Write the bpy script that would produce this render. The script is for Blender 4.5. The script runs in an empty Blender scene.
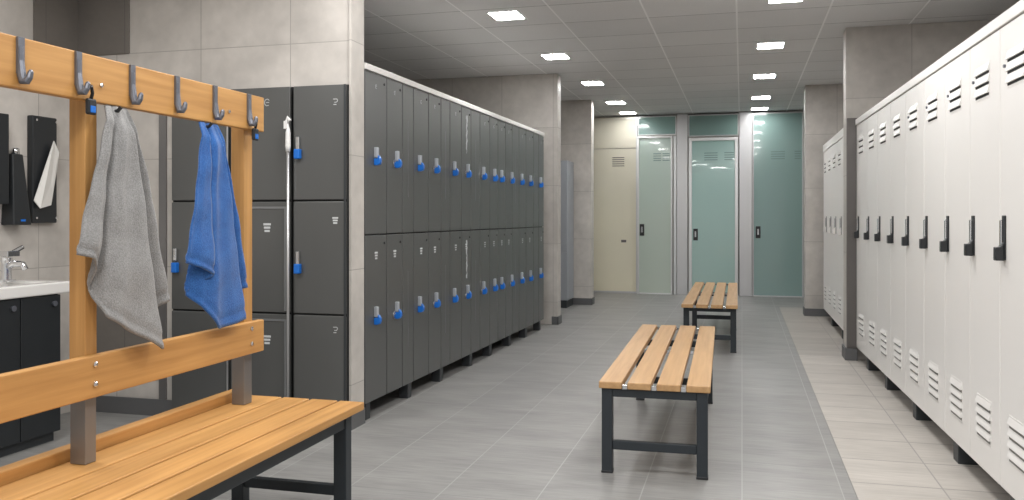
import bpy, bmesh, math, random
from mathutils import Vector, Matrix
random.seed(4)
C = bpy.context.scene.collection
PI = math.pi

# ------------------------------------------------------------------ materials
class NT:
    def __init__(s, name):
        s.m = bpy.data.materials.new(name); s.m.use_nodes = True
        s.t = s.m.node_tree; s.n = s.t.nodes
        s.b = s.n['Principled BSDF']
    def new(s, typ, **kw):
        n = s.n.new(typ)
        for k, v in kw.items(): setattr(n, k, v)
        return n
    def link(s, a, b): s.t.links.new(a, b)
    def math(s, op, a, b=None):
        n = s.new('ShaderNodeMath', operation=op)
        for i, v in enumerate((a, b)):
            if v is None: continue
            if isinstance(v, (int, float)): n.inputs[i].default_value = v
            else: s.link(v, n.inputs[i])
        return n.outputs[0]
    def mix(s, fac, a, b, blend='MIX'):
        n = s.new('ShaderNodeMix', data_type='RGBA', blend_type=blend)
        for i, v in ((0, fac), (6, a), (7, b)):
            if isinstance(v, (int, float)): n.inputs[i].default_value = v
            elif isinstance(v, tuple): n.inputs[i].default_value = v + (1,) if len(v) == 3 else v
            else: s.link(v, n.inputs[i])
        return n.outputs[2]
    def noise(s, vec, scale=(1, 1, 1), sc=1.0, detail=3):
        mp = s.new('ShaderNodeMapping'); mp.inputs['Scale'].default_value = scale
        s.link(vec, mp.inputs['Vector'])
        n = s.new('ShaderNodeTexNoise'); n.inputs['Scale'].default_value = sc; n.inputs['Detail'].default_value = detail
        s.link(mp.outputs[0], n.inputs['Vector']); return n.outputs[0]
    def bump(s, h, strength=.2, dist=.01):
        n = s.new('ShaderNodeBump'); n.inputs['Strength'].default_value = strength; n.inputs['Distance'].default_value = dist
        s.link(h, n.inputs['Height']); s.link(n.outputs[0], s.b.inputs['Normal'])

def shade(col, k): return tuple(max(0, min(1, c*k)) for c in col)

def paint(name, col, rough=.4, metal=0., var=.06, sc=6., scale=(1, 1, 1), coat=0., bump=0., bsc=400):
    s = NT(name); tc = s.new('ShaderNodeTexCoord')
    f = s.noise(tc.outputs['Object'], scale, sc)
    s.link(s.mix(f, shade(col, 1-var), shade(col, 1+var)), s.b.inputs['Base Color'])
    s.b.inputs['Roughness'].default_value = rough; s.b.inputs['Metallic'].default_value = metal
    s.b.inputs['Coat Weight'].default_value = coat
    if bump: s.bump(s.noise(tc.outputs['Object'], scale, bsc, 2), bump, .002)
    return s.m

def wood(name, a, b, axis=1, rough=.42):
    """long grain along the given axis of the object"""
    s = NT(name); tc = s.new('ShaderNodeTexCoord'); oi = s.new('ShaderNodeObjectInfo')
    v = s.new('ShaderNodeVectorMath', operation='ADD'); s.link(tc.outputs['Object'], v.inputs[0])
    r = s.new('ShaderNodeVectorMath', operation='SCALE'); r.inputs[0].default_value = (3.1, 5.3, 7.7)
    s.link(oi.outputs['Random'], r.inputs['Scale']); s.link(r.outputs[0], v.inputs[1])
    sc = [46, 46, 46]; sc[axis] = 2.0
    f1 = s.noise(v.outputs[0], tuple(sc), 1.0, 5)
    sc2 = [9, 9, 9]; sc2[axis] = .9
    f2 = s.noise(v.outputs[0], tuple(sc2), 1.0, 2)
    rp = s.new('ShaderNodeValToRGB'); s.link(f1, rp.inputs[0])
    rp.color_ramp.elements[0].position = .3; rp.color_ramp.elements[1].position = .68
    rp.color_ramp.elements[0].color = b + (1,); rp.color_ramp.elements[1].color = a + (1,)
    c = s.mix(s.math('MULTIPLY', f2, .45), rp.outputs[0], shade(a, 1.18))
    s.link(c, s.b.inputs['Base Color']); s.b.inputs['Roughness'].default_value = rough
    s.bump(f1, .08, .002); return s.m

def grid_line(s, coord, period, off, width):
    t = s.math('ADD', s.math('FRACT', s.math('DIVIDE', s.math('SUBTRACT', coord, off - width/2), period)), 0.)
    return s.math('LESS_THAN', t, width/period), s.math('FLOOR', s.math('DIVIDE', s.math('SUBTRACT', coord, off), period))

def tiles(name, base, ulines, vlines, mode='wall', var=.05, cloud=.12, cloudscale=(1, 1, 1), csc=2.2, rough=.5, bump=.25, grain=.04, grainscale=(30,30,30)):
    """ulines/vlines: (period, offset, width, line colour)"""
    s = NT(name); g = s.new('ShaderNodeNewGeometry'); sp = s.new('ShaderNodeSeparateXYZ'); s.link(g.outputs['Position'], sp.inputs[0])
    x, y, z = sp.outputs
    u, v = (s.math('ADD', x, y), z) if mode == 'wall' else (x, y)
    lu, iu = grid_line(s, u, *ulines[:3]); lv, iv = grid_line(s, v, *vlines[:3])
    cb = s.new('ShaderNodeCombineXYZ'); s.link(iu, cb.inputs[0]); s.link(iv, cb.inputs[1])
    wn = s.new('ShaderNodeTexWhiteNoise', noise_dimensions='2D'); s.link(cb.outputs[0], wn.inputs['Vector'])
    c = s.mix(wn.outputs['Value'], shade(base, 1-var), shade(base, 1+var))
    cl = s.noise(g.outputs['Position'], cloudscale, csc, 4)
    c = s.mix(1.0, c, s.mix(cl, (1-cloud*2,)*3, (1+cloud*1.6,)*3), 'MULTIPLY')
    gr = s.noise(g.outputs['Position'], grainscale, 1.0, 4)
    c = s.mix(1.0, c, s.mix(gr, (1-grain*2,)*3, (1+grain*2,)*3), 'MULTIPLY')
    c = s.mix(lv, c, vlines[3]); c = s.mix(lu, c, ulines[3])
    s.link(c, s.b.inputs['Base Color']); s.b.inputs['Roughness'].default_value = rough
    h = s.math('SUBTRACT', s.math('MULTIPLY', gr, .15), s.math('MAXIMUM', lu, lv)); s.bump(h, bump, .003)
    return s.m

W_ = (.55, .52, .485)
M = {}
M['wall'] = tiles('wall_tile', W_, (.595, .105, .005, shade(W_, .62)), (.65, .25, .005, shade(W_, .66)), cloud=.17, csc=3.2, grain=.07, grainscale=(14, 14, 14))
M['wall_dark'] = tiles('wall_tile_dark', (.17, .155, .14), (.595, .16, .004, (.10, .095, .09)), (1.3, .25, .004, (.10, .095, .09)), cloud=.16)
F_ = (.268, .265, .258)
M['floor'] = tiles('floor_tile', F_, (.4215, 0., .005, (.36, .36, .355)), (.843, .1, .006, (.20, .20, .195)), mode='floor', cloudscale=(1.2, 3.5, 1), csc=1.6, cloud=.16, var=.05, grainscale=(5, 70, 1), grain=.17, rough=.42, bump=.12)
B_ = (.47, .44, .405)
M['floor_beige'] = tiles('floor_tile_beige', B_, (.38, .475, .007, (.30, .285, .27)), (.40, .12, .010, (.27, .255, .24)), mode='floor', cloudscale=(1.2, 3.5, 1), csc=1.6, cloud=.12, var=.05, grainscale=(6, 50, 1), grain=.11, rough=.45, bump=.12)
M['floor_beige_shade'] = tiles('floor_tile_beige_shade', (.37, .345, .315), (.38, .475, .007, (.27, .255, .24)), (.40, .12, .010, (.27, .255, .24)), mode='floor', cloudscale=(1.2, 3.5, 1), csc=1.6, cloud=.12, var=.05, grainscale=(6, 50, 1), grain=.11, rough=.45, bump=.12)  # darker copy of the beige tile, the stub wall's shadow put into its colour
M['ceil'] = tiles('ceiling_tile', (.74, .74, .74), (.69, -.04, .014, (.95, .95, .95)), (.6, .28, .014, (.42, .42, .42)), mode='floor', cloud=.03, csc=2, var=.035, grainscale=(120, 120, 1), grain=.05, rough=.8, bump=.2)
M['skirt'] = paint('grey_skirting', (.115, .117, .12), .5)
M['grey'] = paint('charcoal_painted_steel', (.122, .125, .123), .33, .3, .08, 3., (1, 1, .35))
M['grey_in'] = paint('dark_locker_shell', (.02, .021, .022), .6)
M['grey_hi'] = paint('worn_steel_edge', (.28, .29, .30), .35, .6)
M['bluegrey'] = paint('blue_grey_painted_steel', (.36, .385, .42), .4, .1, .06, 3.)
M['white'] = paint('white_painted_steel', (.80, .785, .765), .36, 0, .012, 2.)
M['white_in'] = paint('white_locker_shell', (.20, .195, .19), .5)
M['slot'] = paint('dark_slot', (.02, .02, .022), .7)
M['foot'] = paint('dark_steel_foot', (.032, .036, .04), .5)
M['frame'] = paint('slate_powder_coat', (.026, .033, .040), .45, .1, .1, 30.)
M['bracket'] = paint('grey_brown_steel', (.15, .14, .135), .38, .6, .08, 12., (1, 1, .2))
M['bracket_steel'] = paint('bracket_steel', (.25, .245, .245), .36, .6, .08, 12., (1, 1, .2))
M['chrome'] = paint('polished_chrome', (.75, .76, .78), .15, 1., .03)
M['latch'] = paint('satin_latch', (.55, .58, .63), .28, .5)
M['alu'] = paint('brushed_aluminium', (.62, .62, .63), .36, .75, .04, 4., (1, 1, .2))
M['alu_lt'] = paint('satin_aluminium', (.72, .73, .73), .3, .6, .04, 4.)
M['blue'] = paint('blue_plastic', (.012, .16, .62), .3, 0, .08, 40.)
M['black'] = paint('black_plastic', (.018, .02, .023), .35, 0, .1, 30.)
M['hook'] = paint('gunmetal', (.17, .18, .21), .38, .6, .1, 30.)
M['panelblack'] = paint('black_satin_panel', (.022, .025, .028), .4, .1, .1, 8.)
M['ceramic'] = paint('white_ceramic', (.80, .79, .77), .18, 0, .01, 3., coat=.4)
M['paper'] = paint('white_paper', (.78, .77, .74), .8, 0, .05, 20., bump=.2, bsc=60)
M['mark'] = paint('pale_print', (.62, .64, .65), .6)
M['whiteplastic'] = paint('white_plastic', (.8, .8, .79), .35)
M['oak'] = wood('honey_wood_long', (.585, .315, .105), (.40, .19, .052), 1)
M['oak_v'] = wood('honey_wood_upright', (.57, .31, .105), (.39, .19, .055), 2)
M['beech'] = wood('tan_wood_long', (.53, .325, .155), (.39, .22, .095), 1)

def towel_mat(name, col, dark):
    s = NT(name); tc = s.new('ShaderNodeTexCoord')
    n1 = s.noise(tc.outputs['Object'], (1, 1, 1), 260, 2); n2 = s.noise(tc.outputs['Object'], (1, 1, 1), 24, 4)
    rp = s.new('ShaderNodeValToRGB'); s.link(s.math('ADD', s.math('MULTIPLY', n1, .7), s.math('MULTIPLY', n2, .3)), rp.inputs[0])
    rp.color_ramp.elements[0].position = .36; rp.color_ramp.elements[1].position = .64
    rp.color_ramp.elements[0].color = dark + (1,); rp.color_ramp.elements[1].color = col + (1,)
    s.link(rp.outputs[0], s.b.inputs['Base Color']); s.b.inputs['Roughness'].default_value = .95
    s.b.inputs['Sheen Weight'].default_value = .25
    s.bump(n1, .6, .004); return s.m
M['towel_grey'] = towel_mat('grey_terry', (.33, .33, .33), (.21, .21, .21))
M['towel_blue'] = towel_mat('blue_terry', (.035, .155, .46), (.016, .08, .29))

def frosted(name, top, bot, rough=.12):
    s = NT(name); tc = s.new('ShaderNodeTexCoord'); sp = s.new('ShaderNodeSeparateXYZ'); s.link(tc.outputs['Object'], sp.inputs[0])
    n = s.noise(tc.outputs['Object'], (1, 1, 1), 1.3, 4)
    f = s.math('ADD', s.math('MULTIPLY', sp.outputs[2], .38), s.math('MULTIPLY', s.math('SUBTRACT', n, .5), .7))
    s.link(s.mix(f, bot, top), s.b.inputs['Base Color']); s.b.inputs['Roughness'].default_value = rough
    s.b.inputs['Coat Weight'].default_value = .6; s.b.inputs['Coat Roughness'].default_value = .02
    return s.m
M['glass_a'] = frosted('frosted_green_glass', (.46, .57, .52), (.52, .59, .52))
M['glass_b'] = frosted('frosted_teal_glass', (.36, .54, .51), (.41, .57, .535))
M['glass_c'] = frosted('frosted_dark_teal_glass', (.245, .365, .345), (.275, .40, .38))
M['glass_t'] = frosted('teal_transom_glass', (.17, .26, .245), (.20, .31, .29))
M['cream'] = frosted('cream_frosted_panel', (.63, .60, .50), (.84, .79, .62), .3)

def emit(name, col, st):
    s = NT(name); s.b.inputs['Base Color'].default_value = col + (1,)
    s.b.inputs['Emission Color'].default_value = col + (1,); s.b.inputs['Emission Strength'].default_value = st
    return s.m
M['led'] = emit('lit_diffuser', (1., .99, .972), 68.)
M['led_soft'] = emit('softly_lit_diffuser', (1., .99, .972), 30.)

# ------------------------------------------------------------------ mesh helpers
class MB:
    def __init__(s): s.bm = bmesh.new()
    def _hex(s, p, mi=0):
        v = [s.bm.verts.new(q) for q in p]
        for f in ((0, 3, 2, 1), (4, 5, 6, 7), (0, 1, 5, 4), (1, 2, 6, 5), (2, 3, 7, 6), (3, 0, 4, 7)):
            s.bm.faces.new([v[i] for i in f]).material_index = mi
        return s
    def box(s, x0, x1, y0, y1, z0, z1, mi=0):
        return s._hex([(x0, y0, z0), (x1, y0, z0), (x1, y1, z0), (x0, y1, z0), (x0, y0, z1), (x1, y0, z1), (x1, y1, z1), (x0, y1, z1)], mi)
    def prism(s, prof, axis, a, b, mi=0):
        """extrude a closed 2-D profile along an axis from a to b"""
        def pt(u, w, t): return {0: (t, u, w), 1: (u, t, w), 2: (u, w, t)}[axis]
        A = [s.bm.verts.new(pt(u, w, a)) for u, w in prof]; B = [s.bm.verts.new(pt(u, w, b)) for u, w in prof]
        n = len(prof)
        fs = [s.bm.faces.new(A), s.bm.faces.new(B[::-1])]
        for i in range(n): fs.append(s.bm.faces.new([A[i], B[i], B[(i+1) % n], A[(i+1) % n]]))
        for f in fs: f.material_index = mi
        return s
    def tube(s, pts, rad, seg=10, flat=None, mi=0):
        """sweep an ellipse (rad, rad*flat) along a polyline; rad may be a list"""
        pts = [Vector(p) for p in pts]; n = len(pts); rings = []
        prev = None
        for i, p in enumerate(pts):
            d = (pts[min(i+1, n-1)] - pts[max(i-1, 0)]).normalized()
            if prev is None:
                ref = Vector((0, 1, 0)) if abs(d.y) < .9 else Vector((1, 0, 0))
                a = (ref - d*ref.dot(d)).normalized()
            else: a = (prev - d*prev.dot(d)).normalized()
            prev = a; b = d.cross(a)
            r = rad[i] if isinstance(rad, (list, tuple)) else rad
            k = 1 if flat is None else flat
            rings.append([s.bm.verts.new(p + a*r*math.cos(t*2*PI/seg) + b*r*k*math.sin(t*2*PI/seg)) for t in range(seg)])
        for i in range(n-1):
            for t in range(seg):
                s.bm.faces.new([rings[i][t], rings[i][(t+1) % seg], rings[i+1][(t+1) % seg], rings[i+1][t]]).material_index = mi
        s.bm.faces.new(rings[0][::-1]).material_index = mi; s.bm.faces.new(rings[-1]).material_index = mi
        return s
    def build(s, name, mats, parent=None, bevel=0., world=False, smooth=False, seg=2):
        bmesh.ops.recalc_face_normals(s.bm, faces=s.bm.faces[:])
        if world and parent is not None:
            bmesh.ops.translate(s.bm, verts=s.bm.verts[:], vec=-parent.location)
        me = bpy.data.meshes.new(name); s.bm.to_mesh(me); s.bm.free()
        if not isinstance(mats, (list, tuple)): mats = [mats]
        for m in mats: me.materials.append(M[m])
        if smooth:
            for p in me.polygons: p.use_smooth = True
        o = bpy.data.objects.new(name, me); C.objects.link(o)
        if parent is not None: o.parent = parent
        if bevel:
            b = o.modifiers.new('bevel', 'BEVEL'); b.width = bevel; b.segments = seg; b.limit_method = 'ANGLE'; b.angle_limit = .6
        return o

def thing(name, label, cat, loc=(0, 0, 0), rz=0., group=None):
    o = bpy.data.objects.new(name, None); C.objects.link(o); o.empty_display_size = .1
    o.location = loc; o.rotation_euler = (0, 0, rz); o['label'] = label; o['category'] = cat
    if group: o['group'] = group
    return o
def tag(o, label, cat, group=None):
    o['label'] = label; o['category'] = cat
    if group: o['group'] = group
    return o
def struct(name, mb, mat, bevel=0.):
    o = mb.build(name, mat, None, bevel); o['kind'] = 'structure'; return o
def dup(o, parent=None):
    c = o.copy(); C.objects.link(c)
    if parent is not None: c.parent = parent
    for ch in list(o.children): dup(ch, c)
    return c
def child_copy(o, parent, loc=(0, 0, 0), label=None):
    """same mesh, placed under another part"""
    c = o.copy(); C.objects.link(c); c.parent = parent; c.location = loc
    for ch in list(o.children):
        d = ch.copy(); C.objects.link(d); d.parent = c
    return c

ORD = ['', 'nearest', 'second', 'third', 'fourth', 'fifth', 'sixth', 'seventh', 'eighth', 'ninth', 'tenth', 'eleventh', 'twelfth', 'thirteenth', 'fourteenth']
CEIL = 2.8

# ------------------------------------------------------------------ the room
struct('floor', MB().box(-4.05, .475, -2, 13.8, -.05, 0), 'floor')
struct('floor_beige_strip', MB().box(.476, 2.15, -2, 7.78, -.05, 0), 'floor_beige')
struct('floor_beige_shade_strip', MB().box(.476, 2.15, 7.781, 11.87, -.05, 0), 'floor_beige_shade')  # same beige floor, shadow painted in by the darker tile colour
struct('floor_grey_end', MB().box(.476, 2.15, 11.871, 13.8, -.05, 0), 'floor')
struct('ceiling', MB().box(-4.05, 2.15, -2, 13.8, CEIL+.001, CEIL+.06), 'ceil')
struct('wall_left', MB().box(-4.12, -4.0, -2, 13.8, 0, CEIL), 'wall')
struct('wall_right', MB().box(2.1, 2.2, -2, 13.8, 0, CEIL), 'wall')
struct('wall_back', MB().box(-4.0, 2.1, 13.7, 13.8, 0, CEIL), 'wall')
we = MB().box(-4.0, -3.292, 4.41, 4.56, 0, CEIL).box(-3.292, -2.140, 4.41, 4.56, 1.952, CEIL).box(-2.1415, -2.128, 4.392, 4.56, 0, CEIL)
struct('wall_left_end', we, 'wall')
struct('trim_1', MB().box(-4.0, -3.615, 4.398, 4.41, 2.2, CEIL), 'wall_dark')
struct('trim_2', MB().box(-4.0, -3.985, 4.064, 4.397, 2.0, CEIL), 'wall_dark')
struct('trim_3', MB().box(-3.40, -3.35, 4.398, 4.41, .1, 1.95), 'bracket_steel')
struct('wall_shade_band', MB().box(-3.984, -3.402, 4.400, 4.4095, .22, .74), 'wall_dark')  # dark slab painting in the wall's shading behind the towels
struct('baseboard_left_end', MB().box(-3.99, -3.295, 4.385, 4.397, 0, .1), 'skirt')
struct('baseboard_pillar', MB().box(-2.141, -2.118, 4.380, 4.391, 0, .09).box(-2.127, -2.118, 4.391, 4.556, 0, .09), 'skirt')
struct('wall_left_stub', MB().box(-4.0, -1.985, 9.28, 9.46, 0, CEIL), 'wall', .004)
struct('baseboard_left_stub', MB().box(-2.05, -1.975, 9.268, 9.279, 0, .09).box(-1.984, -1.973, 9.268, 9.46, 0, .09), 'skirt')
struct('wall_left_far_stub', MB().box(-4.0, -1.985, 11.48, 11.68, 0, CEIL), 'wall', .004)
struct('baseboard_left_far_stub', MB().box(-2.25, -1.975, 11.468, 11.479, 0, .09).box(-1.984, -1.973, 11.468, 11.68, 0, .09), 'skirt')
struct('wall_right_stub', MB().box(.848, 2.1, 7.67, 7.86, 0, CEIL), 'wall', .004)
struct('baseboard_right_stub', MB().box(.834, .846, 7.60, 7.86, 0, .10).box(.846, .93, 7.60, 7.655, 0, .10), 'skirt')
struct('wall_right_far_stub', MB().box(.742, 2.1, 10.9, 11.15, 0, CEIL), 'wall', .004)
struct('baseboard_right_far_stub', MB().box(.730, 1.2, 10.888, 10.899, 0, .09).box(.730, .741, 10.899, 11.15, 0, .09), 'skirt')

# ------------------------------------------------------------------ ceiling lights
def ceiling_light(x, y, label, lit='led'):
    t = thing('ceiling_light', label, 'ceiling light', (x, y, CEIL), 0, 'square ceiling panel lights')
    MB().box(-.128, .128, -.143, -.129, -.008, 0).box(-.128, .128, .129, .143, -.008, 0).box(-.128, -.114, -.129, .129, -.008, 0).box(.114, .128, -.129, .129, -.008, 0).build('frame', 'whiteplastic', t, .002)
    MB().box(-.1135, .1135, -.1285, .1285, -.006, -.001).build('diffuser', lit, t)
    return t
for side, xs_ in (('left', (-1.80, -1.79, -1.72, -1.70, -1.69)), ('right', (.31, .255, .245, .245, .25))):
    for k, xx in enumerate(xs_):
        y = 6.49 + 1.78*k if k < 4 else 13.05
        w = ['nearest to the viewer', 'second from the viewer', 'third from the viewer', 'fourth from the viewer', 'last before the glass cubicles'][k]
        ceiling_light(xx, y, 'lit square ceiling panel light in the %s line, %s' % (side, w), 'led' if k < 4 else 'led_soft')
def area(x, y, power, size=.5, z=CEIL-.03):
    l = bpy.data.lights.new('ceiling_lamp', 'AREA'); l.energy = power; l.size = size; l.color = (1., .985, .965)
    o = bpy.data.objects.new('ceiling_lamp', l); C.objects.link(o); o.location = (x, y, z); return o
for x, y, p in ((-1.755, 3.9, 17), (.1, 4.7, 28), (-1.5, 2.5, 16), (.0, 2.9, 26), (-1.2, .7, 22), (.0, 1.1, 24), (-3.0, 2.6, 26), (-.7, -1.0, 46)):
    area(x, y, p)

# ------------------------------------------------------------------ grey lockers
def latch_parts(door, x, z, h=.10, ring=False, shade_mat='blue'):
    MB().box(x-.014, x+.012, -.024, 0, z-.004, z+.058).build('latch', 'latch', door, .004)
    b = MB().prism([(-.020, z-.050), (-.034, z-.046), (-.041, z-.030), (-.040, z-.010), (-.031, z+.006), (-.0245, z+.010), (-.0245, z-.008), (0, z-.008), (0, z-.050)], 0, x-.013, x+.015)
    b.build('lock', shade_mat, door, .006, seg=3)
    if ring:
        pts = [(x-.046+.012*math.cos(a*PI/6), -.010, z-.016+.014*math.sin(a*PI/6)) for a in range(13)]
        MB().tube(pts, .004, 6).box(x-.056, x-.037, -.016, -.001, z-.044, z-.016).build('padlock', 'chrome', door, 0, smooth=False)

def stroke(mb, x0, z0, x1, z1, w=.004, y=-.0008):
    d = Vector((x1-x0, z1-z0)); n = Vector((-d.y, d.x)).normalized()*w/2
    mb.prism([(x0+n.x, z0+n.y), (x1+n.x, z1+n.y), (x1-n.x, z1-n.y), (x0-n.x, z0-n.y)], 1, y, 0)

def number_mark(door, x, z, k=1., kind=0):
    mb = MB()
    if kind == 0:     # three short printed lines
        for i, w in enumerate((.040, .034, .028)):
            stroke(mb, x-w*k/2, z-i*.016*k, x+w*k/2, z-i*.016*k, .010*k)
    elif kind == 1:   # curled single character
        pts = [(-.014, .016), (.012, .016), (.016, .006), (.010, -.004), (-.006, -.004)]
        for a, b in zip(pts, pts[1:]): stroke(mb, x+a[0]*k, z+a[1]*k, x+b[0]*k, z+b[1]*k, .004*k)
        stroke(mb, x-.012*k, z-.018*k, x+.008*k, z-.018*k, .005*k)
    else:             # round mark
        pts = [(.016*math.cos(t), .018*math.sin(t)) for t in [i*PI/4+.6 for i in range(7)]]
        for a, b in zip(pts, pts[1:]): stroke(mb, x+a[0]*k, z+a[1]*k, x+b[0]*k, z+b[1]*k, .003*k)
        stroke(mb, x-.006*k, z, x+.012*k, z, .003*k)
    mb.build('printed_mark', 'mark', door)

LZ = [(.103, 1.090), (1.099, 2.064)]
def two_tier(label, a, b, hx, origin, ang, foot=None, ring=False, scuff=0, name='two_tier_locker', group='charcoal two-tier lockers in the left row'):
    w = b - a
    d = Vector((math.cos(ang), math.sin(ang)))
    t = thing(name, label, 'locker' if name == 'two_tier_locker' else 'panel', (origin[0]+d.x*a, origin[1]+d.y*a, 0), ang, group)
    MB().box(.002, w-.002, .019, .45, .102, 2.066).build('body', 'grey_in', t)
    MB().box(.002, w-.002, .30, .33, 0, .101).build('plinth', 'grey_in', t)  # dark board added to deepen the shadow under the locker
    for i, (z0, z1) in enumerate(LZ):
        dr = MB().box(.005, w-.005, 0, .018, z0, z1).build('door', 'grey', t, .003)
        if hx is not None:
            x = hx - a
            latch_parts(dr, x, (.605, 1.56)[i], .10, ring)
            number_mark(dr, w*.5, (.985, 1.985)[i], 1.05 if i == 0 else .7, 0 if i == 0 else 2)
            MB().tube([(w-.04, -.004, z1-.05), (w-.04, .002, z1-.05)], .008, 8).build('vent_hole', 'slot', dr)
        if scuff:
            mb = MB(); rr = random.Random(scuff*7+i+int(a*100))
            n = 9 if scuff == 1 else 15; xc = w*(.5 if scuff == 1 else .55); za = (z0+z1)/2 - (.25 if scuff == 1 else -.12); hh = (.5, .30)[scuff-1]
            px = [xc + rr.uniform(-.004, .004)*(1 if scuff == 1 else 2) for q in range(n+1)]; pw = [rr.uniform(.0006, .0030)*(1 if scuff == 1 else 5) for q in range(n+1)]
            pr = [(px[q]-pw[q], za+hh*q/n) for q in range(n+1)] + [(px[q]+pw[q], za+hh*q/n) for q in range(n, -1, -1)]
            mb.prism(pr, 1, -.0007, .0)
            mb.build('scuff_mark', 'grey_hi' if scuff == 1 else 'mark', dr)
    if foot is not None:
        f = min(max(foot - a, .035), w - .035)
        MB().box(f-.030, f+.030, .012, .08, 0, .102).build('foot', 'foot', t, .004)
    return t

Lp, Lq = Vector((-2.129, 4.576)), Vector((-2.055, 8.894))
Lang = math.atan2((Lq-Lp).y, (Lq-Lp).x)
cols = [(-.002, .304, .131), (.304, .546, .437), (.546, .729, None), (.729, 1.0, .814), (1.0, 1.242, 1.122), (1.242, 1.429, None),
        (1.429, 1.684, 1.499), (1.684, 1.913, 1.809), (1.913, 2.143, None), (2.143, 2.408, 2.212), (2.408, 2.65, 2.52), (2.65, 2.883, 2.73),
        (2.883, 3.103, 3.058), (3.103, 3.339, None), (3.339, 3.596, 3.404), (3.596, 3.886, 3.735), (3.886, 4.10, None), (4.10, 4.326, 4.150)]
feet = [.066, .703, 1.282, 1.938, 2.474, 3.063, 3.634, 4.2]
nl = sum(c[2] is not None for c in cols); kk = 0; fl = 0
for i, (a, b, h) in enumerate(cols):
    ft = next((f for f in feet if a <= f < b), None)
    if h is not None:
        kk += 1
        lab = ('charcoal two-tier locker with blue locks, nearest of the long left row, beside tiled pillar' if kk == 1 else
               'charcoal two-tier locker with blue locks at far end of the left row' if kk == nl else
               'charcoal two-tier locker with blue locks, %s with locks from the near end of left row' % ORD[kk])
        two_tier(lab, a, b, h, Lp, Lang, ft, ring=kk in (2, 4, 6, 7, 10), scuff=2 if kk == 6 else 0)
    else:
        fl += 1
        lab = 'narrow charcoal column without locks, %s in left row, between %s and %s lockers' % (
            ['nearest lockless one', 'second lockless one', 'third lockless one', 'fourth lockless one', 'farthest lockless one'][fl-1], 'first' if kk == 1 else ORD[kk], ORD[kk+1])
        two_tier(lab, a, b, None, Lp, Lang, ft, scuff=1, name='two_tier_locker')
o = MB().box(0, 4.34, -.006, .45, 2.067, 2.104).build('locker_cornice', 'white', None, .003)
o.location = (Lp.x, Lp.y, 0); o.rotation_euler.z = Lang
tag(o, 'long pale top strip running along the charcoal left locker row', 'locker trim')

# wide three-tier lockers set into the end wall
SZ = [(.045, .642), (.652, 1.288), (1.298, 1.946)]
def three_tier(label, x0, x1, kind):
    t = thing('three_tier_locker', label, 'locker', (x0, 4.36, 0), 0, 'three-tier lockers beside the changing bench')
    w = x1 - x0
    MB().box(.001, w-.001, .019, .185, .04, 1.947).build('body', 'grey_in', t)
    MB().box(.01, w-.01, .03, .18, 0, .04).build('plinth', 'foot', t)
    for i, (z0, z1) in enumerate(SZ):
        x1_ = w-.004; x0_ = .004
        dr = MB().box(x0_, x1_, 0, .018, z0, z1).build('door', 'grey', t, .004)
        if kind == 'right':
            if i: 
                x = .042; z = (0, .93, 1.582)[i]
                MB().box(x-.011, x+.011, -.024, 0, z, z+.075).build('latch', 'chrome', dr, .004)
                MB().box(x-.019, x+.017, -.034, 0, z-.052, z+.004).build('lock', 'blue', dr, .006)
            number_mark(dr, w*.80, (.565, 1.195, 1.85)[i], .9, (1, 0, 1)[i])
        elif kind == 'middle':
            if i < 2:
                e = MB().box(.02, w-.025, -.004, 0, z1-.040, z1-.028).box(w-.037, w-.025, -.004, 0, z0+.01, z1-.040)
                e.build('door_edge', 'grey_hi', dr)
                number_mark(dr, w*.62, z1-.13, 1.2, 0)
            else: number_mark(dr, w*.62, 1.86, 1.1, 2)
        else:
            if i == 1:
                x = .042; z = .94
                MB().box(x-.011, x+.011, -.024, 0, z, z+.075).build('latch', 'chrome', dr, .004)
                MB().box(x-.019, x+.017, -.034, 0, z-.07, z-.01).build('lock', 'blue', dr, .006)
    if kind == 'left':
        MB().box(w-.012, w-.004, -.006, -.001, .06, 1.93).build('edge_strip', 'alu', t)
    if kind == 'right':
        MB().box(w-.012, w+.001, -.006, -.001, .05, 1.945).build('edge_strip', 'foot', t)
    return t
three_tier('charcoal three-tier locker in the wall recess, behind the hanging blue towel', -3.286, -2.892, 'left')
three_tier('charcoal three-tier locker behind the right wooden post, framed doors without locks', -2.886, -2.492, 'middle')
three_tier('charcoal three-tier locker beside the pillar, with two blue locks', -2.478, -2.144, 'right')
# pole leaning in front of the gap between two columns
t = thing('mop_pole', 'slim grey pole with white grip standing upright against the three-tier lockers', 'pole', (-2.487, 4.318, 0))
MB().tube([(0, .006, .0), (0, .006, 1.62)], .0085, 10).build('pole', 'alu', t, smooth=True)
MB().tube([(0, .006, 1.57), (0, .006, 1.60), (0, .006, 1.68), (0, .006, 1.705)], [.012, .016, .014, .009], 10).build('grip', 'whiteplastic', t, smooth=True)
MB().tube([(0, .006, 1.70), (-.012, .006, 1.735), (0, .006, 1.765), (.012, .006, 1.745)], .011, 8).box(-.022, .0, -.006, .018, 1.70, 1.745).build('clip', 'whiteplastic', t, .003)

# blue-grey lockers in the recess beyond the left row
t = thing('recess_locker', 'blue-grey two-tier locker tucked in the recess past the left row', 'locker', (-2.535, 10.98, 0))
MB().box(0, .315, .02, .45, .1, 1.945).build('body', 'bluegrey', t)
for i, (z0, z1) in enumerate(((.105, .735), (.745, 1.94))):
    dr = MB().box(.002, .313, 0, .019, z0, z1).build('door', 'bluegrey', t, .003)
    MB().box(.175, .20, -.02, 0, z1-.12, z1-.05).build('latch', 'chrome', dr, .004)
MB().box(.01, .305, .02, .44, 0, .1).build('plinth', 'foot', t)

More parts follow.
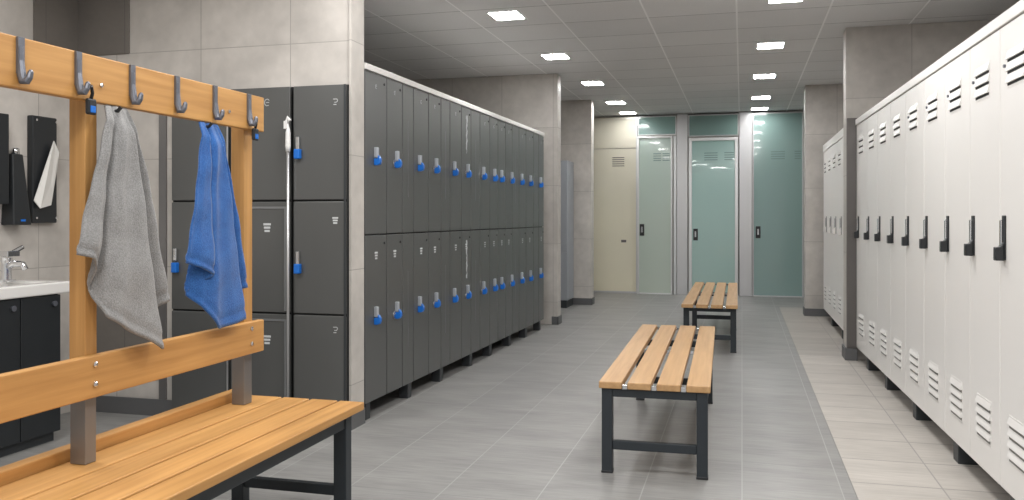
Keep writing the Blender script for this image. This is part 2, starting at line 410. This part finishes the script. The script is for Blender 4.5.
# ------------------------------------------------------------------ white lockers
def vent_mesh(mb, xc, w, z0, z1, n, sl=.33):
    h = (z1-z0)/n
    mb.box(xc-w/2-.004, xc+w/2+.004, -.0015, 0, z0-.008, z1+.006, 0)
    for i in range(n):
        a = z0 + i*h
        mb.prism([(-.0015, a+h*.98), (-.010, a+h*(sl+.07)), (-.010, a+h*(sl+.01)), (-.0015, a+h*(sl+.01))], 0, xc-w/2, xc+w/2, 0)
        mb.box(xc-w/2+.006, xc+w/2-.006, -.0035, -.001, a+h*.02, a+h*sl, 1)
def pull_handle(door, x, z0=1.028, white=False):
    k = 'white' if white else 'black'
    MB().box(x-.019, x+.019, -.006, 0, z0, z0+.178).build('handle', 'white_in' if white else 'black', door, .002)
    MB().box(x-.017, x-.001, -.016, -.005, z0+.055, z0+.160).build('lever', 'chrome', door, .003)
    MB().prism([(-.006, z0-.002), (-.036, z0-.002), (-.036, z0+.052), (-.020, z0+.052), (-.006, z0+.072)], 0, x-.022, x+.014).build('lock', k, door, .003)
def white_locker(label, a, b, hx, origin, ang, foot=None, group='tall white lockers in the right row', far=False, knob=True):
    w = b - a
    d = Vector((math.cos(ang), math.sin(ang)))
    t = thing('white_locker', label, 'locker', (origin[0]+d.x*a, origin[1]+d.y*a, 0), ang, group)
    MB().box(.001, w-.001, .019, .48, .114, 1.964).build('body', 'white_in', t)
    MB().box(.001, w-.001, .33, .36, 0, .113).build('plinth', 'grey_in', t)  # dark board added so the gap between the feet reads as shadow
    dr = MB().box(.003, w-.0025, 0, .018, .112, 1.963).build('door', 'white', t, .003)
    vw = min(.20, w*.46)
    mb = MB(); vent_mesh(mb, w*.5-.02, vw, 1.715, 1.855, 3, .22); mb.build('upper_vent', ['white', 'slot'], dr)
    mb = MB(); vent_mesh(mb, w*.5, vw, .245, .418, 4); mb.build('lower_vent', ['white', 'white_in'], dr)
    pull_handle(dr, hx, white=far)
    if knob and not far: MB().tube([(w*.5-.02-vw/2-.03, 0, 1.80), (w*.5-.02-vw/2-.03, -.008, 1.80)], .007, 10).build('keyhole', 'hook', dr)
    if foot is not None:
        MB().box(foot-.045, foot+.045, .02, .12, 0, .113).build('foot', 'foot', t, .004)
    return t
Rp, Rq = Vector((.923, 7.605)), Vector((1.009, 3.854))
Rang = math.atan2((Rq-Rp).y, (Rq-Rp).x)
rb = [0, .528, .992, 1.476, 1.954, 2.435, 2.892, 3.336, 3.764, 4.20]
hxs = [.12, .085, .09, .08, .075, .07, .065, .06, .06]
for i in range(9):
    a, b = rb[i], rb[i+1]
    k = 9 - i
    lab = ('tall white locker nearest the viewer, cut off by the right photo edge' if k == 1 else
           'tall white locker at the far end of the right row, beside grey end panel' if k == 9 else
           'tall white locker, %s from the near end of the right row' % ORD[k])
    ft = {0: .42, 1: None, 2: .20, 4: .14, 6: .12, 8: .10}.get(i)
    white_locker(lab, a, b, hxs[i], Rp, Rang, ft, knob=i in (4, 5, 6, 7, 8))
o = MB().box(-.005, 4.205, -.008, .48, 1.966, 2.014).build('locker_cornice', 'white', None, .003)
o.location = (Rp.x, Rp.y, 0); o.rotation_euler.z = Rang
tag(o, 'long white top trim running along the tall white right lockers', 'locker trim')
o = MB().box(.850, .94, 7.615, 7.665, .101, 2.03).build('end_panel', 'bracket', None, .003)
tag(o, 'grey-brown metal end panel between white lockers and the right tiled stub wall', 'panel')

Sp = Vector((.935, 10.72)); Sq = Vector((.935, 8.2)); Sang = -PI/2
for i in range(5):
    lab = 'white locker of the far right bank beyond the stub wall, %s' % ['farthest of the bank', 'second from its far end', 'middle of the bank', 'second from its near end', 'nearest of the bank'][i]
    white_locker(lab, i*.50, (i+1)*.50, .40, Sp, Sang, .25 if i in (1, 3) else None, 'white lockers in the far right bank', far=True)
o = MB().box(-.004, 2.504, -.006, .48, 1.966, 2.05).build('locker_cornice', 'white', None, .003)
o.location = (Sp.x, Sp.y, 0); o.rotation_euler.z = Sang
tag(o, 'white top trim on the far right locker bank', 'locker trim')

# ------------------------------------------------------------------ glass cubicles at the back
YB = 13.4
def vent_slots(mb, x0, x1, z, n=4, y=YB):
    for i in range(n): mb.box(x0, x1, y-.0075, y-.0055, z+i*.028, z+i*.028+.010)
def cubicle_door(label, x0, x1, z0, z1, glass, y, hx, hz, fr=.028, frame_mat='alu_lt', vents=(), group='frosted cubicle doors on the back wall'):
    t = thing('cubicle_door', label, 'door', ((x0+x1)/2, y, 0), 0, group)
    X0, X1 = x0-(x0+x1)/2, x1-(x0+x1)/2
    MB().box(X0, X0+fr, -.03, .01, z0, z1).box(X1-fr, X1, -.03, .01, z0, z1).box(X0+fr, X1-fr, -.03, .01, z1-fr, z1).box(X0+fr, X1-fr, -.03, .01, z0, z0+fr*.8).build('frame', frame_mat, t, .003)
    g = MB().box(X0+fr, X1-fr, -.008, .004, z0+fr*.8, z1-fr).build('glass', glass, t)
    h = MB().box(hx-(x0+x1)/2-.035, hx-(x0+x1)/2+.035, -.020, -.008, hz-.09, hz+.09).build('handle', 'black', t, .004)
    MB().box(hx-(x0+x1)/2-.012, hx-(x0+x1)/2+.012, -.05, -.020, hz-.04, hz+.05).build('lever', 'chrome', h, .004)
    for v0, v1 in vents:
        mb = MB()
        for i in range(4): mb.box(v0-(x0+x1)/2, v1-(x0+x1)/2, -.0105, -.0082, 2.07+i*.035, 2.07+i*.035+.013)
        mb.build('vent', 'glass_t', t)
    return t
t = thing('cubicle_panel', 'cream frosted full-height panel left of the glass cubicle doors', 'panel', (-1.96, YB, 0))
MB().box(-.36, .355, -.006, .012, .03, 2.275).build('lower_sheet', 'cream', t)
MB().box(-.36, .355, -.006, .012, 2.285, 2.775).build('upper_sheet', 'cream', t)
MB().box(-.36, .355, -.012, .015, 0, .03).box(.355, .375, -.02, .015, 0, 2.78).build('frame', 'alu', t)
mb = MB()
for i in range(5): mb.box(-.02, .17, -.009, -.0062, 2.0+i*.033, 2.0+i*.033+.012)
mb.build('vent', 'bracket', t)
MB().box(.12, .20, -.010, -.006, .80, .84).build('latch_mark', 'bracket', t, .004)
cubicle_door('pale green frosted door beside the cream panel, leftmost glass door', -1.578, -1.035, .0, 2.455, 'glass_a', 13.335, -1.505, 1.0, vents=((-1.33, -1.21), (-1.19, -1.08)))
cubicle_door('teal frosted cubicle door in bright metal frame, middle of three', -.795, -.055, .0, 2.42, 'glass_b', 13.385, -.69, .93, fr=.05, vents=((-.56, -.36), (-.26, -.12)))
cubicle_door('tall dark teal frosted cubicle door, rightmost, reaching the ceiling', .152, .885, .0, 2.775, 'glass_c', 13.385, .235, .97, fr=.02, frame_mat='alu', vents=((.42, .62), (.76, .85)))
for (x0, x1, z0, lab) in ((-1.578, -.985, 2.475, 'dark teal transom glass above the leftmost cubicle door'), (-.80, -.05, 2.44, 'dark teal transom glass above the middle cubicle door')):
    t = thing('transom_window', lab, 'glass panel', ((x0+x1)/2, YB, z0), 0, 'transom glass over the cubicle doors')
    w = (x1-x0)/2; h = 2.775-z0
    MB().box(-w+.015, w-.015, -.004, .006, .015, h-.015).build('glass', 'glass_t', t)
    MB().box(-w, w, -.012, .012, 0, .015).box(-w, w, -.012, .012, h-.015, h).box(-w, -w+.015, -.012, .012, .015, h-.015).box(w-.015, w, -.012, .012, .015, h-.015).build('frame', 'alu', t)
struct('trim_4', MB().box(-.974, -.81, 13.37, 13.43, 0, 2.795), 'alu', .004)
struct('trim_5', MB().box(-.040, .146, 13.37, 13.43, 0, 2.795), 'alu', .004)
struct('trim_6', MB().box(.892, .95, 13.37, 13.43, 0, 2.795), 'alu', .004)
struct('trim_7', MB().box(-1.025, -.98, 13.36, 13.40, 0, 2.455), 'alu_lt', .003)

# ------------------------------------------------------------------ free-standing slatted benches
def slatted_bench(label, cx, cy, L, W, rz, leg0, leg1):
    t = thing('slatted_bench', label, 'bench', (cx, cy, 0), rz, 'slatted benches in the aisle')
    gap = .027; sw = (W - 3*gap)/4; zt = .43; y0, y1 = -L/2, L/2
    for i in range(4):
        x = -W/2 + i*(sw+gap)
        MB().box(x, x+sw, y0, y1, zt-.032, zt).build('slat', 'beech', t, .004)
    a0, a1 = y0+leg0, y1-leg1; xw = W/2-.012; r = .05
    for sx in (-1, 1):
        for yy in (a0, a1-r):
            x = -xw if sx < 0 else xw-r
            lg = MB().box(x, x+r, yy, yy+r, .008, zt-.034).build('leg', 'frame', t, .003)
            MB().box(x-.002, x+r+.002, yy-.002, yy+r+.002, 0, .012).build('foot_cap', 'black', lg, .002)
        x = -xw if sx < 0 else xw-.03
        MB().box(x, x+.03, a0+r, a1-r, zt-.075, zt-.035).build('side_rail', 'frame', t, .003)
    for yy in (a0, a1-.04):
        MB().box(-xw+r, xw-r, yy+.004, yy+.036, zt-.072, zt-.034).build('end_rail', 'frame', t, .003)
        MB().box(-xw+r, xw-r, yy+.008, yy+.036, .110, .152).build('stretcher', 'frame', t, .003)
    for i in range(3):
        x = -W/2 + (i+1)*sw + i*gap
        for yy in (y0+.004, y0+L*.5, y1-.03):
            MB().box(x+.002, x+gap-.002, yy, yy+.022, zt-.033, zt-.012).build('clip', 'chrome', t, .002)
    return t
slatted_bench('slatted wooden bench with dark steel frame, the nearer of two in the aisle', -.415, 5.05, 2.19, .51, .020, .012, .50)
slatted_bench('slatted wooden bench with dark steel frame, farther one before the glass doors', -.285, 8.97, 2.64, .482, .006, .10, .95)

# ------------------------------------------------------------------ changing bench with coat rail
BR = Vector((-1.74, 2.2, 0)); RX = -.024
t = thing('changing_bench', 'honey-coloured wooden changing bench with coat hooks and backrest in the left foreground', 'bench', BR)
Y0, Y1 = 1.25, 3.172
xs = [(-1.995, -1.853), (-1.843, -1.725), (-1.714, -1.597), (-1.586, -1.479)]
for x0, x1 in xs:
    MB().box(x0, x1, Y0, Y1, .418, .45).build('slat', 'oak', t, .004, world=True)
MB().box(-2.045, -1.999, Y0, Y1-.02, .418, .487).build('rear_batten', 'oak', t, .004, world=True)
MB().box(-1.885+RX, -1.855+RX, Y0, 3.079, 1.546, 1.686).build('coat_rail', 'oak', t, .004, world=True)
MB().box(-1.885+RX, -1.855+RX, Y0, 3.079, .656, .783).build('backrest', 'oak', t, .004, world=True)
for ya, yb in ((1.32, 1.37), (2.138, 2.187), (2.985, 3.045)):
    MB().box(-1.947+RX, -1.888+RX, ya, yb, .72, 1.68).build('post', 'oak_v', t, .003, world=True)
    MB().box(-1.945+RX, -1.889+RX, ya+.002, yb-.002, .451, .72).build('post_bracket', 'bracket_steel', t, .002, world=True)
for y in (2.140, 2.985):
    for z in (.757, .697):
        MB().tube([(-1.856+RX, y, z), (-1.850+RX, y, z), (-1.847+RX, y, z)], [.009, .009, .004], 10).build('bolt', 'chrome', t, world=True)
for y in (2.165, 2.83):
    MB().tube([(-1.856+RX, y, 1.60), (-1.850+RX, y, 1.60), (-1.847+RX, y, 1.60)], [.007, .007, .003], 10).build('screw', 'chrome', t, world=True)
for y in (1.863, 2.07, 2.298, 2.521, 2.739, 2.963):
    h = MB().box(-1.855+RX, -1.847+RX, y-.011, y+.011, 1.585, 1.684)
    X = -1.851+RX; zz = 1.582
    h.tube([(X, y, 1.66), (X, y, 1.62), (X+.004, y, zz), (X+.010, y, zz-.016), (X+.019, y+.002, zz-.016), (X+.026, y+.004, zz-.006), (X+.028, y+.006, zz+.008), (X+.028, y+.006, zz+.014)],
           [.009, .010, .012, .0125, .011, .009, .0075, .004], 10)
    h.build('coat_hook', 'hook', t, .002, world=True)
for y in (2.222, 2.690):     # dark pegs below the rail that carry the towels
    MB().tube([(-1.870+RX, y, 1.550), (-1.870+RX, y, 1.537), (-1.862+RX, y+.004, 1.527), (-1.848+RX, y+.008, 1.530), (-1.838+RX, y+.010, 1.542)], .006, 8).build('towel_peg', 'black', t, world=True)
# steel under-frame
for y in (1.30, 3.06):
    for x in (-2.02, -1.56):
        MB().box(x, x+.055, y, y+.05, 0, .416).build('leg', 'frame', t, .003, world=True)
    MB().box(-1.965, -1.56, y+.008, y+.042, .095, .135).build('stretcher', 'frame', t, .003, world=True)
    MB().box(-1.965, -1.56, y+.004, y+.046, .370, .416).build('end_rail', 'frame', t, .003, world=True)
for x in (-2.02, -1.545):
    MB().box(x, x+.035, 1.35, 3.06, .365, .416).build('side_rail', 'frame', t, .003, world=True)

# key fobs hanging from the hooks
def fob(y, label, rail_top=1.56):
    t = thing('key_fob', label, 'key fob', (-1.862, y, 1.497), 0, 'black key fobs on the coat rail')
    MB().box(-.007, .007, -.018, .018, .006, .054).build('case', 'black', t, .006, seg=3)
    MB().box(.0065, .009, -.010, .011, .012, .032).build('tag', 'blue', t, .002)
    MB().tube([(0, 0, .052), (.004, .002, .070), (.008, -.008, .090), (.014, -.018, .082)], .005, 8).build('cord', 'black', t, smooth=True)
    return t
fob(2.105, 'black key fob with blue face hanging at the left wooden post')
fob(2.985, 'black key fob with blue face hanging at the right wooden post')

# ------------------------------------------------------------------ towels
def towel(name, label, mat, T0, T1, B, Xo, xbase, hem=True, nu=84, nv=56, cat='towel', group=None, fq=7, dy=-.03):
    """cloth gathered at the top; B = bottom edge (y, z), Xo = depth of that control point"""
    L = [0]
    for p, q in zip(B, B[1:]): L.append(L[-1] + math.hypot(q[0]-p[0], q[1]-p[1]) + .02)
    L = [l/L[-1] for l in L]
    def at(u, arr):
        for i in range(len(L)-1):
            if u <= L[i+1] + 1e-9:
                f = (u-L[i])/(L[i+1]-L[i]); 
                a, b = arr[i], arr[i+1]
                return tuple(p+(q-p)*f for p, q in zip(a, b)) if isinstance(a, tuple) else a+(b-a)*(f*f*(3-2*f))
        return arr[-1]
    k_ = 1.874/1.85; T0 = (T0[0]*k_, T0[1]); T1 = (T1[0]*k_, T1[1]); B = [(p[0]*k_+dy, p[1]-.008) for p in B]; T0 = (T0[0]+dy*.5, T0[1]-.008); T1 = (T1[0]+dy*.5, T1[1]-.008)
    bm = bmesh.new(); V = []
    rr = random.Random(len(label)); ph = rr.uniform(0, 6)
    for j in range(nv+1):
        v = j/nv; row = []
        for i in range(nu+1):
            u = i/nu
            b = at(u, B); ty = T0[0]+(T1[0]-T0[0])*u; tz = T0[1]+(T1[1]-T0[1])*u
            ve = v**.92
            y = ty + (b[0]-ty)*ve; z = tz + (b[1]-tz)*v
            x = xbase + (at(u, Xo))*(.30+.70*v) + .007*math.sin(u*2*PI*fq*.5+ph+v*1.2)*(.4+.6*v) + .003*math.sin(u*19+v*9+ph) + .002*math.sin(v*23+u*7)
            if v < .10: x = x + (-1.892-x)*(1-v/.10)*.8
            if hem and .945 < v < .975: x -= .004
            row.append(bm.verts.new((x, y, z)))
        V.append(row)
    for j in range(nv):
        for i in range(nu): bm.faces.new([V[j][i], V[j][i+1], V[j+1][i+1], V[j+1][i]])
    bmesh.ops.recalc_face_normals(bm, faces=bm.faces[:])
    me = bpy.data.meshes.new(name); bm.to_mesh(me); bm.free(); me.materials.append(M[mat])
    for p in me.polygons: p.use_smooth = True
    o = bpy.data.objects.new(name, me); C.objects.link(o)
    s = o.modifiers.new('thick', 'SOLIDIFY'); s.thickness = .007; s.offset = 0
    tag(o, label, cat, group); return o
towel('towel', 'grey terry towel hanging from the coat rail over the left wooden post', 'towel_grey',
      (2.178, 1.551), (2.268, 1.551),
      [(2.049, 1.099), (2.090, 1.088), (2.124, 1.062), (2.140, .985), (2.153, .908), (2.213, .867), (2.303, .821), (2.379, .775), (2.391, .846), (2.398, .901), (2.455, .928)],
      [.014, .022, .004, -.022, .010, .030, .042, .034, -.010, -.016, .004], -1.866)
towel('towel', 'blue terry towel hanging from the coat rail near its right post', 'towel_blue',
      (2.63, 1.551), (2.735, 1.551),
      [(2.535, 1.048), (2.590, 1.030), (2.655, .999), (2.610, .965), (2.575, .935), (2.619, .880), (2.690, .800), (2.77, .806), (2.848, .82), (2.843, .885), (2.838, .923), (2.899, .934)],
      [.010, .026, .022, -.018, -.024, .004, .026, .034, .024, -.010, -.012, .008], -1.866, dy=-.012)

# ------------------------------------------------------------------ washroom corner
t = thing('washbasin_counter', 'white washbasin counter with thick rounded edge behind the coat rack', 'sink', (-3.75, 3.3, .79))
bm = bmesh.new(); mb = MB()
x0, x1, y0, y1 = -.24, .23, -.62, .54
xi0, xi1, yi0, yi1 = -.13, .15, .10, .46
zt, zb = .062, 0.
mb.box(x0, xi0, y0, y1, zb, zt).box(xi1, x1, y0, y1, zb, zt).box(xi0, xi1, y0, yi0, zb, zt).box(xi0, xi1, yi1, y1, zb, zt)
mb.build('countertop', 'ceramic', t, .008)
b = MB()
b.prism([(xi0, zt-.004), (xi0+.05, -.08+.03), (xi0+.09, -.0), (xi1-.09, -.0), (xi1-.05, -.05+.03), (xi1, zt-.004), (xi1, -.0), (xi0, -.0)][:0] or [(xi0, .05), (xi0+.06, .012), (xi1-.06, .012), (xi1, .05), (xi1, .003), (xi0, .003)], 1, yi0, yi1)
b.build('basin', 'ceramic', t)
t = thing('tap', 'chrome mixer tap on the white washbasin counter', 'tap', (-3.80, 3.685, .853))
MB().tube([(0, 0, 0), (0, 0, .012), (0, 0, .014), (0, 0, .10), (0, 0, .13)], [.045, .045, .026, .024, .030], 16).build('body', 'chrome', t, smooth=False)
MB().tube([(0, 0, .075), (.05, .0, .10), (.11, 0, .095), (.125, 0, .07)], [.020, .018, .016, .015], 12).build('spout', 'chrome', t, smooth=True)
MB().box(-.03, .03, -.022, .06, .135, .165).tube([(0, .03, .15), (.02, .09, .185)], [.014, .012], 10).build('lever', 'chrome', t, .006)
t = thing('vanity_cabinet', 'black vanity cabinet under the white washbasin counter', 'cabinet', (-3.76, 3.3, 0))
MB().box(-.23, .205, -.55, .480, .05, .788).build('body', 'panelblack', t, .003)
MB().box(-.21, .19, -.53, .465, 0, .05).build('plinth', 'foot', t)
for y0, y1 in ((-.55, -.175), (-.169, .213), (.219, .478)):
    d = MB().box(.206, .224, y0, y1, .40, .784).build('door', 'panelblack', t, .004)
    yk = y1 - .05
    MB().tube([(.224, yk, .74), (.238, yk, .74)], [.012, .015], 12).build('knob', 'hook', d)
    d = MB().box(.206, .224, y0, y1, .055, .394).build('drawer', 'panelblack', t, .004)
    MB().box(.224, .231, y0+.02, y0+.07, .335, .350).build('tag', 'blue', d, .002)
# fittings on the left wall
t = thing('towel_dispenser', 'black wall panel dispenser with white paper towel hanging out', 'dispenser', (-4.0, 4.115, 1.165))
MB().box(0, .04, -.095, .088, 0, .625).build('case', 'panelblack', t, .006)
mb = MB()
pp = [(-.10, .13), (-.075, .085), (.03, .105), (.09, .33), (.075, .42), (.030, .485)]
A = [mb.bm.verts.new((.058 + .020*math.sin(i*1.7), y, z)) for i, (y, z) in enumerate(pp)]
Bv = [mb.bm.verts.new((.052 + .020*math.sin(i*1.7), y, z)) for i, (y, z) in enumerate(pp)]
mb.bm.faces.new(A); mb.bm.faces.new(Bv[::-1])
for i in range(6): mb.bm.faces.new([A[i], Bv[i], Bv[(i+1) % 6], A[(i+1) % 6]])
mb.build('paper_towel', 'paper', t)
for y, z in ((-.07, .6), (.075, .6), (-.07, .03), (.075, .03)):
    MB().tube([(.045, y, z), (.048, y, z)], .007, 8).build('screw', 'chrome', t)
t = thing('wall_cabinet', 'black flat wall cabinet at the left photo edge above the washbasin', 'cabinet', (-4.0, 3.72, 1.27))
MB().box(0, .08, -.22, .10, 0, .50).build('case', 'panelblack', t, .005)
t = thing('hand_dryer', 'black tapered wall dispenser between the flat cabinet and paper towel panel', 'dispenser', (-4.0, 3.89, 1.155))
MB()._hex([(0, -.05, 0), (.09, -.05, 0), (.09, .075, 0), (0, .075, 0), (0, -.03, .40), (.06, -.03, .40), (.06, .045, .40), (0, .045, .40)]).build('case', 'panelblack', t, .006)
MB().tube([(.04, .01, .40), (.04, .01, .43), (.04, .01, .437)], [.022, .02, .008], 12).build('cap', 'chrome', t, smooth=True)
MB().box(.088, .092, 0, .03, .02, .032).build('status_light', 'blue', t)

# ------------------------------------------------------------------ world + camera
w = bpy.data.worlds.new('world'); bpy.context.scene.world = w; w.use_nodes = True
w.node_tree.nodes['Background'].inputs[0].default_value = (1, .99, .97, 1); w.node_tree.nodes['Background'].inputs[1].default_value = .55
cam = bpy.data.cameras.new('camera'); co = bpy.data.objects.new('camera', cam); C.objects.link(co)
co.location = (0, 0, 1.2); co.rotation_euler = (PI/2, 0, math.atan(230/850))
cam.sensor_width = 36; cam.lens = 36*850/1024; cam.shift_y = -33/1024; cam.clip_start = .05
sc = bpy.context.scene; sc.camera = co
sc.view_settings.view_transform = 'Standard'; sc.view_settings.look = 'None'; sc.view_settings.exposure = 0.
